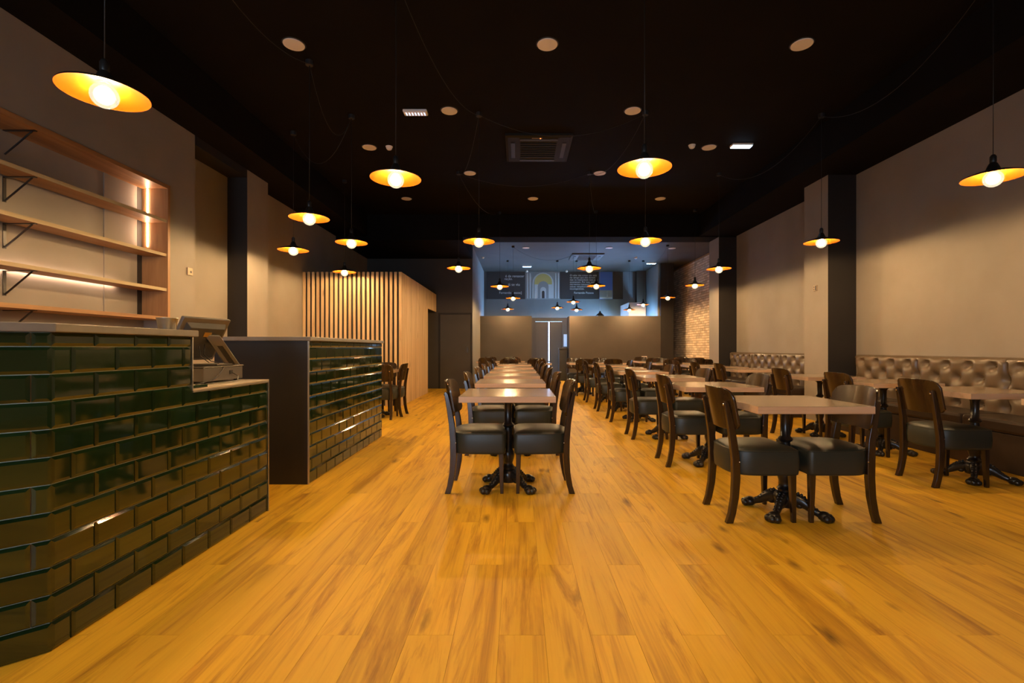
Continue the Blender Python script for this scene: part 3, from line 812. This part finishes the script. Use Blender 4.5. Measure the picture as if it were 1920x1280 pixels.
# far tables
gt = 'far tables near the street end'
table(.135, 11.45, 1.27, TD, 'long wooden table across the end of the middle row', gt, True)
for x, n in ((-.21, 'left'), (.41, 'right')):
    chair(x, 11.12, 90, f'dark chair back towards the camera, {n} place at the long table ending the middle row', 'R')
    chair(x+.06, 11.86, -90, f'dark chair facing the camera, {n} place at the long table ending the middle row', 'R')
table(-.47, 12.95, 1.28, TD, 'farthest long wooden table in front of the left partition', gt, True)
for x, n in ((-.82, 'left'), (-.20, 'right')):
    chair(x, 12.62, 90, f'dark chair back towards the camera, {n} place at the table before the left partition', 'R')
    chair(x, 13.36, -90, f'dark chair facing the camera, {n} place at the table before the left partition', 'R')
table(1.855, 11.56, 1.33, TD, 'long wooden table in front of the wide partition', gt, True)
for x, n in ((1.52, 'left'), (2.17, 'right')):
    chair(x, 11.23, 90, f'dark chair back towards the camera, {n} place at the table before the wide partition', 'R')
    chair(x-.1, 11.97, -90, f'dark chair facing the camera, {n} place at the table before the wide partition', 'R')
table(3.83, 11.35, 1.36, TD, 'long wooden table beyond the last bench, beside the brick wall', gt, True)
for x, n in ((3.46, 'left'), (4.15, 'right')):
    chair(x, 11.02, 90, f'dark chair back towards the camera, {n} place at the table beyond the last bench', 'R')
    chair(x+.05, 11.77, -90, f'dark chair facing the camera, {n} place at the table beyond the last bench', 'R')
table(3.83, 12.90, 1.36, TD, 'farthest long wooden table beside the brick wall', gt, True)
for x, n in ((3.46, 'left'), (4.55, 'right')):
    chair(x, 12.52, 90, f'dark chair back towards the camera, {n} place at the farthest table by the brick wall', 'R')
    chair(x, 13.30, -90, f'dark chair facing the camera, {n} place at the farthest table by the brick wall', 'R')
# by the slatted box
table(-2.32, 7.75, .70, TD, 'small wooden table standing before the pine slatted box', 'table by the slatted box')
chair(-2.09, 7.88, 180, 'dark chair at the slatted box table, its back to the aisle', 'L')
chair(-2.13, 7.60, 90, 'dark chair at the slatted box table, half hidden by the tiled counter', 'L')
chair(-2.32, 8.17, -90, 'dark chair on the far side of the slatted box table', 'L')

# small red sign on the wide partition
rs = empty('sign_plate', (px(1208, 0, 15.79).x, 15.79, .785))
MB().box((-.085, -.008, -.04), (.085, .008, .04)).build('plate', 'white', rs)
MB().box((-.075, -.011, -.032), (.075, -.008, .022)).build('red_field', 'red', rs)
MB().box((-.03, -.013, -.022), (.03, -.011, -.002)).build('print', 'printyellow', rs)
tag(rs, 'small red and white sign plate low on the wide partition', 'sign')
# tall black cabinet by the street door
cb = empty('tall_bin', (1.50, 16.35, 0))
MB().box((-.13, -.16, .02), (.13, .16, 1.04)).build('body', 'posdark', cb, bevel=.01)
MB().box((-.14, -.17, 1.04), (.14, .17, 1.10)).build('lid', 'posdark', cb, bevel=.012)
tag(cb, 'tall narrow black bin between the street door and wide partition', 'bin')

# ------------------------------------------------------------------ pictures and lettering over the partitions
YP = YF-.005
def xz(x, y): v = px(x, y, YP-.03); return v.x, v.z
def board(name, x0, x1, y0, y1, m, label, cat='wall panel'):
    a, b = xz(x0, y1), xz(x1, y0)
    o = MB().box((a[0], YP-.03, a[1]), (b[0], YP, b[1])).build(name, m, bevel=.003)
    return tag(o, label, cat)
def flat(par, pts, lift, m, name='print'):
    P = [xz(x, y) for x, y in pts]
    MB().rings([[(x, YP-.03, z) for x, z in P], [(x, YP-.03-lift, z) for x, z in P]]).build(name, m, par)
def letter(par, s, x, y, size, align='LEFT', name='lettering'):
    c = bpy.data.curves.new('lettering', 'FONT'); c.body = s; c.size = size; c.align_x = align; c.extrude = .002; c.space_line = .92
    c.materials.append(M['printwhite'])
    tmp = bpy.data.objects.new('tmp', c); me = bpy.data.meshes.new_from_object(tmp); bpy.data.objects.remove(tmp)
    o = bpy.data.objects.new(name, me); COL.objects.link(o); X, Z = xz(x, y)
    o.location = (X, YP-.034, Z); o.rotation_euler = (PI/2, 0, 0); o.parent = par
    return o
t1 = board('text_panel', 912, 984, 508, 560.5, 'printdark', 'dark quotation panel with white lettering left of the arch picture')
letter(t1, 'é de renascer', 985-2, 519.5, .125, 'RIGHT')
letter(t1, 'nação.', 961, 524.5, .115, 'RIGHT')
letter(t1, 'já se viu', 975, 535.5, .135, 'RIGHT')
letter(t1, 'Fernando Pessoa]', 978.5, 550.5, .115, 'RIGHT')
pa = board('arch_picture', 985, 1049.5, 508, 560.5, 'printgrey', 'picture of an arched gateway with yellow glass between the quotations', 'picture')
def arch(cx, w, yb, yt, n=10):
    r = w/2; return [(cx-r, yb)]+[(cx-r*math.cos(PI*k/n), yt+r-r*math.sin(PI*k/n)) for k in range(n+1)]+[(cx+r, yb)]
flat(pa, arch(1018, 40, 559, 511), .004, 'printpale')
flat(pa, arch(1018.5, 33, 559, 513), .007, 'printyellow')
flat(pa, [(1002, 559), (1035, 559), (1035, 533), (1002, 533)], .009, 'printpale')
flat(pa, arch(1018.5, 20, 559, 527), .011, 'printgrey')
flat(pa, arch(1018.5, 11, 559, 538), .013, 'printpale')
flat(pa, arch(1018.5, 5, 559, 545), .015, 'printdark')
for x in (989, 994, 1042, 1047): flat(pa, [(x-1.2, 559), (x+1.2, 559), (x+1.2, 512), (x-1.2, 512)], .006, 'printpale', 'column_print')
t2 = board('text_panel', 1051, 1122.5, 508, 560.5, 'printdark', 'dark quotation panel with seven white lines right of the arch picture')
letter(t2, 'O valor das coisas não está\nno tempo que elas duram,\nmas na intensidade com que\nacontecem. Por isso, existem\nmomentos inesquecíveis,\ncoisas inexplicáveis e pessoas\nincomparáveis.', 1068.5, 517.5, .0885)
letter(t2, 'Fernando Pessoa', 1076, 550.5, .105)
sk = board('sky_picture', 1123.5, 1148.5, 508, 560.5, 'printsky', 'picture of a blue sky over a pale spire beside the quotation', 'picture')
flat(sk, [(1124, 560), (1148, 560), (1148, 544), (1124, 544)], .004, 'printgrey')
flat(sk, [(1124, 560), (1148, 560), (1148, 556.5), (1124, 557)], .006, 'printpale')
flat(sk, [(1137.4, 558), (1139.4, 558), (1138.7, 545), (1138.1, 545)], .008, 'printpale')
flat(sk, [(1136.6, 558), (1140.4, 558), (1139.6, 552), (1137.4, 552)], .008, 'printpale')
board('dark_panel', 1149.5, 1168, 509.5, 560.5, 'printbrown', 'plain dark brown panel beside the blue sky picture')
for x, n in ((988, 'over the arch picture'), (1062.5, 'over the seven line quotation')):
    v = px(x, 507.5, 17.2); o = empty('motion_sensor', (v.x, 17.2, ZR))
    MB().lathe([(.03,-.02),(.035,0)], 14).build('mount', 'white', o, smooth=True)
    MB().ball((0,0,-.045), (.045,.045,.035), 12, 8).build('head', 'white', o, smooth=True)
    tag(o, f'small white round sensor at the ceiling {n}', 'sensor')

# ------------------------------------------------------------------ ceiling fittings
def downlight(x, y, z, label):
    o = empty('ceiling_disc', (x, y, z))
    MB().lathe([(.108,-.006),(.112,0)], 32).build('rim', 'posdark', o)
    MB().lathe([(.02,-.013),(.098,-.012),(.101,-.005)], 32).build('disc', 'white', o, smooth=True, auto=40)
    return tag(o, label, 'ceiling light', 'round white ceiling discs')
for x, y, lb in ((-2.21,4.75,'first row of the ceiling, counter side'), (.285,4.75,'first row of the ceiling, middle'), (2.79,4.75,'first row of the ceiling, bench side'),
                 (-.87,6.08,'pair before the air conditioner, counter side'), (1.44,6.08,'pair before the air conditioner, bench side'),
                 (-2.22,7.19,'row level with the air conditioner, counter side'), (2.84,7.19,'row level with the air conditioner, bench side'),
                 (-.83,8.25,'pair behind the air conditioner, counter side'), (1.39,8.25,'pair behind the air conditioner, bench side'),
                 (-2.24,9.66,'last row before the beam, counter side'), (.29,9.66,'last row before the beam, middle'), (2.84,9.66,'last row before the beam, bench side')):
    downlight(x, y, ZC, f'unlit round white ceiling disc, {lb}')
for x, y, lb in ((px(986,0,13.34).x, 13.34, 'near the rear air conditioner, left'), (px(1142,0,13.34).x, 13.34, 'near the rear air conditioner, right'), (px(1260,0,13.4).x, 13.4, 'nearest the brick wall'), (px(872,0,14.7).x+.25, 14.7, 'nearest the return wall')):
    downlight(x, y, ZR, f'unlit round white disc in the rear ceiling {lb}')
def smoke(x, y, z, label):
    o = empty('smoke_detector', (x, y, z))
    MB().lathe([(.05,-.012),(.052,0)], 20).build('base', 'white', o)
    MB().lathe([(.01,-.052),(.028,-.048),(.042,-.032),(.046,-.012)], 20).build('head', 'white', o, smooth=True, auto=50)
    tag(o, label, 'smoke detector', 'white smoke detectors')
smoke(-1.92, 7.17, ZC, 'white smoke detector on the black ceiling, counter side'); smoke(2.56, 7.12, ZC, 'white smoke detector on the black ceiling, bench side')
smoke(px(905,0,14.75).x, 14.75, ZR, 'white smoke detector on the rear ceiling near the return wall'); smoke(px(1192,0,14.75).x, 14.75, ZR, 'white smoke detector on the rear ceiling near the brick wall')
def emergency(x, y, z, label, lens, dots=False):
    o = empty('emergency_light', (x, y, z))
    MB().box((-.15,-.06,-.03), (.15,.06,0)).build('housing', 'white', o, bevel=.006)
    if dots:
        MB().box((-.14,-.05,-.036), (.14,.05,-.030)).build('lens', 'white', o)
        for k in range(7): MB().box((-.12+k*.038,-.035,-.039), (-.105+k*.038,.035,-.036)).build('diode', lens, o)
    else: MB().box((-.14,-.05,-.040), (.14,.05,-.030)).build('lens', lens, o, bevel=.004)
    tag(o, label, 'emergency light', 'emergency lights')
emergency(-1.30, 6.10, ZC, 'white emergency light with a row of dim diodes on the black ceiling', 'emerdim', True)
emergency(3.28, 7.10, ZC, 'glowing blue-white emergency light on the black ceiling', 'emer')
emergency(px(988,0,16.3).x, 16.3, ZR, 'glowing emergency light on the rear ceiling above the arch picture', 'emer')
emergency(px(1221,0,15.7).x, 15.7, ZR, 'glowing emergency light on the rear ceiling near the brick wall', 'emer')
def cassette(x, y, z, m, label, dot):
    o = empty('air_conditioner', (x, y, z))
    MB().cbox((-.475,-.475,-.0), (.475,.475,.0)) if False else None
    MB().rings([[(-.475,-.475,0),(-.475,.475,0),(.475,.475,0),(.475,-.475,0)], [(-.475,-.475,-.03),(-.475,.475,-.03),(.475,.475,-.03),(.475,-.475,-.03)], [(-.44,-.44,-.045),(-.44,.44,-.045),(.44,.44,-.045),(.44,-.44,-.045)]]).build('panel', m, o)
    for k in range(7): MB().box((-.26, -.26+k*.08, -.056), (.26, -.235+k*.08, -.045)).build('grille_slat', m, o)
    for a in range(4):
        f = MB().box((-.27, .34, -.055), (.27, .40, -.046)).build('louvre', 'posdark', o, bevel=.004); f.rotation_euler = (0,0,a*PI/2)
    if dot:
        MB().box((-.10, -.425, -.049), (.05, -.410, -.045)).build('display', 'socket', o)
        MB().ball((.02, -.418, -.049), .007, 8, 6).build('indicator', 'reddot', o)
    tag(o, label, 'air conditioner')
cassette(.29, 7.2, ZC, 'acblack', 'black ceiling air conditioner cassette with a small orange indicator', True)
cassette(px(1099,0,14.6).x, 14.6, ZR-.002, 'acgrey', 'grey ceiling air conditioner cassette at the street end', False)

# ------------------------------------------------------------------ pendant lamps
def make_pendant():
    o = empty('pendant_lamp')
    # shade: gold inside, black outside (origin at the rim plane)
    sh = MB().lathe([(.200,.000),(.196,.010),(.120,.038),(.062,.056),(.046,.066),(.030,.105),(.020,.120)], 48, cap=False).build('shade', 'shadeblack', o, smooth=True, auto=50)
    MB().lathe([(.1990,.0005),(.1920,.0065),(.116,.0315),(.058,.0495),(.040,.058),(.022,.070),(.001,.076)], 48, cap=False).build('inner_face', 'gold', sh, smooth=True, auto=50)
    MB().lathe([(.020,.118),(.022,.125),(.022,.165),(.014,.180),(.004,.186)], 16).build('socket', 'shadeblack', o, smooth=True, auto=40)
    gb = [(.013,.058),(.018,.050)]+[(.064*math.cos(a), -.010+.064*math.sin(a)) for a in [math.radians(t) for t in (55, 40, 25, 10, -5, -20, -35, -50, -65, -80, -89)]]
    MB().lathe(gb, 28, cap=False).build('globe', 'glass', o, smooth=True)
    fi = MB().lathe([(.004,.050),(.010,.047),(.020,.040),(.026,.026),(.026,.010),(.020,-.004),(.010,-.011),(.002,-.013)], 14).build('filament', 'bulb', o, smooth=True)
    return o
PN = make_pendant(); PNM = childmap(PN); used_pn = [False]
HOOKS = {}
def pendant(key, x, y, label, z=2.45, swag=None, Yf=None):
    Y = Yf or F*(z-CZ)/(CY-y)
    X = (x-CX)/F*Y
    zc = ZC if Y < 10.84 else ZR
    if not used_pn[0]: o = PN; used_pn[0] = True
    else: o = copytree(PN, None, PNM)
    o.location = (X, Y, z)
    MB().tube([(0,0,.18), (0.002,0,(zc-z)*.5), (0,0,zc-z-.03)], .0028, 6).build('cord', 'cord', o, smooth=True)
    MB().lathe([(.034,zc-z-.05),(.038,zc-z-.045),(.038,zc-z)], 14).build('ceiling_hook', 'cord', o)
    HOOKS[key] = Vector((X, Y, zc-.03)); o['hook'] = key
    tag(o, label, 'pendant lamp', 'gold lined pendant lamps')
    LAMPS[key] = o
LAMPS = {}
PD = 'lit gold pendant lamp '
pendant(1, 196, 176, PD+'hanging over the front tiled counter')
pendant(2, 742, 335, PD+'over the aisle, nearest one left of the middle row')
pendant(3, 1208, 316, PD+'nearest the camera between the two right table rows')
pendant(4, 1862, 333, PD+'cut off by the frame, nearest one over the bench')
pendant(5, 580, 409, PD+'over the second counter, nearest one beyond the till')
pendant(6, 659, 455, PD+'between the second counter and the slatted box')
pendant(7, 550, 469, PD+'close to the bar side wall pilaster')
pendant(8, 898, 453, PD+'second in the line over the middle row, left of centre')
pendant(9, 1210, 452, PD+'directly behind the nearest right lamp')
pendant(10, 1540, 454, PD+'in front of the switch pilaster')
pendant(11, 646, 510, PD+'against the top edge of the slatted box')
pendant(12, 860, 503, PD+'just past the far corner of the slatted box')
pendant(13, 1105, 503, PD+'under the rear air conditioner, centre of the room')
pendant(14, 1348, 504, PD+'in front of the pilaster by the brick wall')
pendant(15, 1303, 535, PD+'seen against the brick wall')
pendant(16, 937, 537, PD+'over the left quotation panel, upper of the two')
pendant(17, 1118, 536, PD+'over the seven line quotation panel')
pendant(18, 962, 559, PD+'below the left quotation panel, near the arch picture')
pendant(19, 1075, 566, PD+'between arch picture and door, upper of a close pair')
pendant(20, 1045, 577, PD+'directly above the street door', z=2.368, Yf=15.3)
pendant(21, 1081, 580.5, PD+'at the corner of the wide partition, lower of a close pair', z=2.309, Yf=15.3)
pendant(22, 952, 579.5, PD+'above the left partition, the lowest there', z=2.326, Yf=15.3)
pendant(23, 1252, 558, PD+'before the dark pier ending the brick wall')
pendant(24, 1206, 571, PD+'before the brown column above the wide partition', z=2.469, Yf=15.3)
pendant(25, 1180, 581, PD+'just above the wide partition, beside the pale bulkhead', z=2.300, Yf=15.3)
for k, (X, Y, lb) in enumerate(((-.75, 1.45, 'added unseen above the frame over the aisle floor'), (1.05, 1.25, 'added unseen above the frame towards the benches'),
        (-.3, -3.2, 'added unseen behind the camera by the shop window'))):
    pendant(30+k, CX+X/Y*F, 0, PD+lb, Yf=Y)  # unseen lamps added to light the near floor and table fronts
def swag(a, b, sag, n=16):
    A = HOOKS[a]; B = HOOKS[b] if not isinstance(b, Vector) else b
    o = LAMPS[a]; base = Vector(o.location)
    pts = [A.lerp(B, k/n)-Vector((0,0,sag*4*(k/n)*(1-k/n)))-base for k in range(n+1)]
    MB().tube(pts, .0028, 5).build('swag_cord', 'cord', o, smooth=True)
swag(5, 6, .45); swag(7, 6, .5); swag(5, 1, .3); swag(2, 8, .25); swag(8, 9, .28); swag(12, 8, .25); swag(12, 13, .22); swag(9, 13, .25)
swag(9, 3, .3); swag(10, 4, .35); swag(14, 10, .35); swag(16, 12, .25); swag(17, 13, .25); swag(19, 18, .25); swag(24, 23, .25)
# unlit dark pendant beyond the wide partition
v = px(1125, 592, 16.7); z0 = v.z
o = empty('unlit_pendant', (v.x, 16.7, z0))
MB().lathe([(.15,0),(.14,.02),(.06,.09),(.03,.13),(.02,.17)], 24, cap=False).build('shade', 'shadeblack', o, smooth=True)
MB().tube([(0,0,.16),(0,0,ZR-z0)], .004, 6).build('cord', 'alu', o)
tag(o, 'unlit dark conical pendant behind the wide partition', 'pendant lamp')
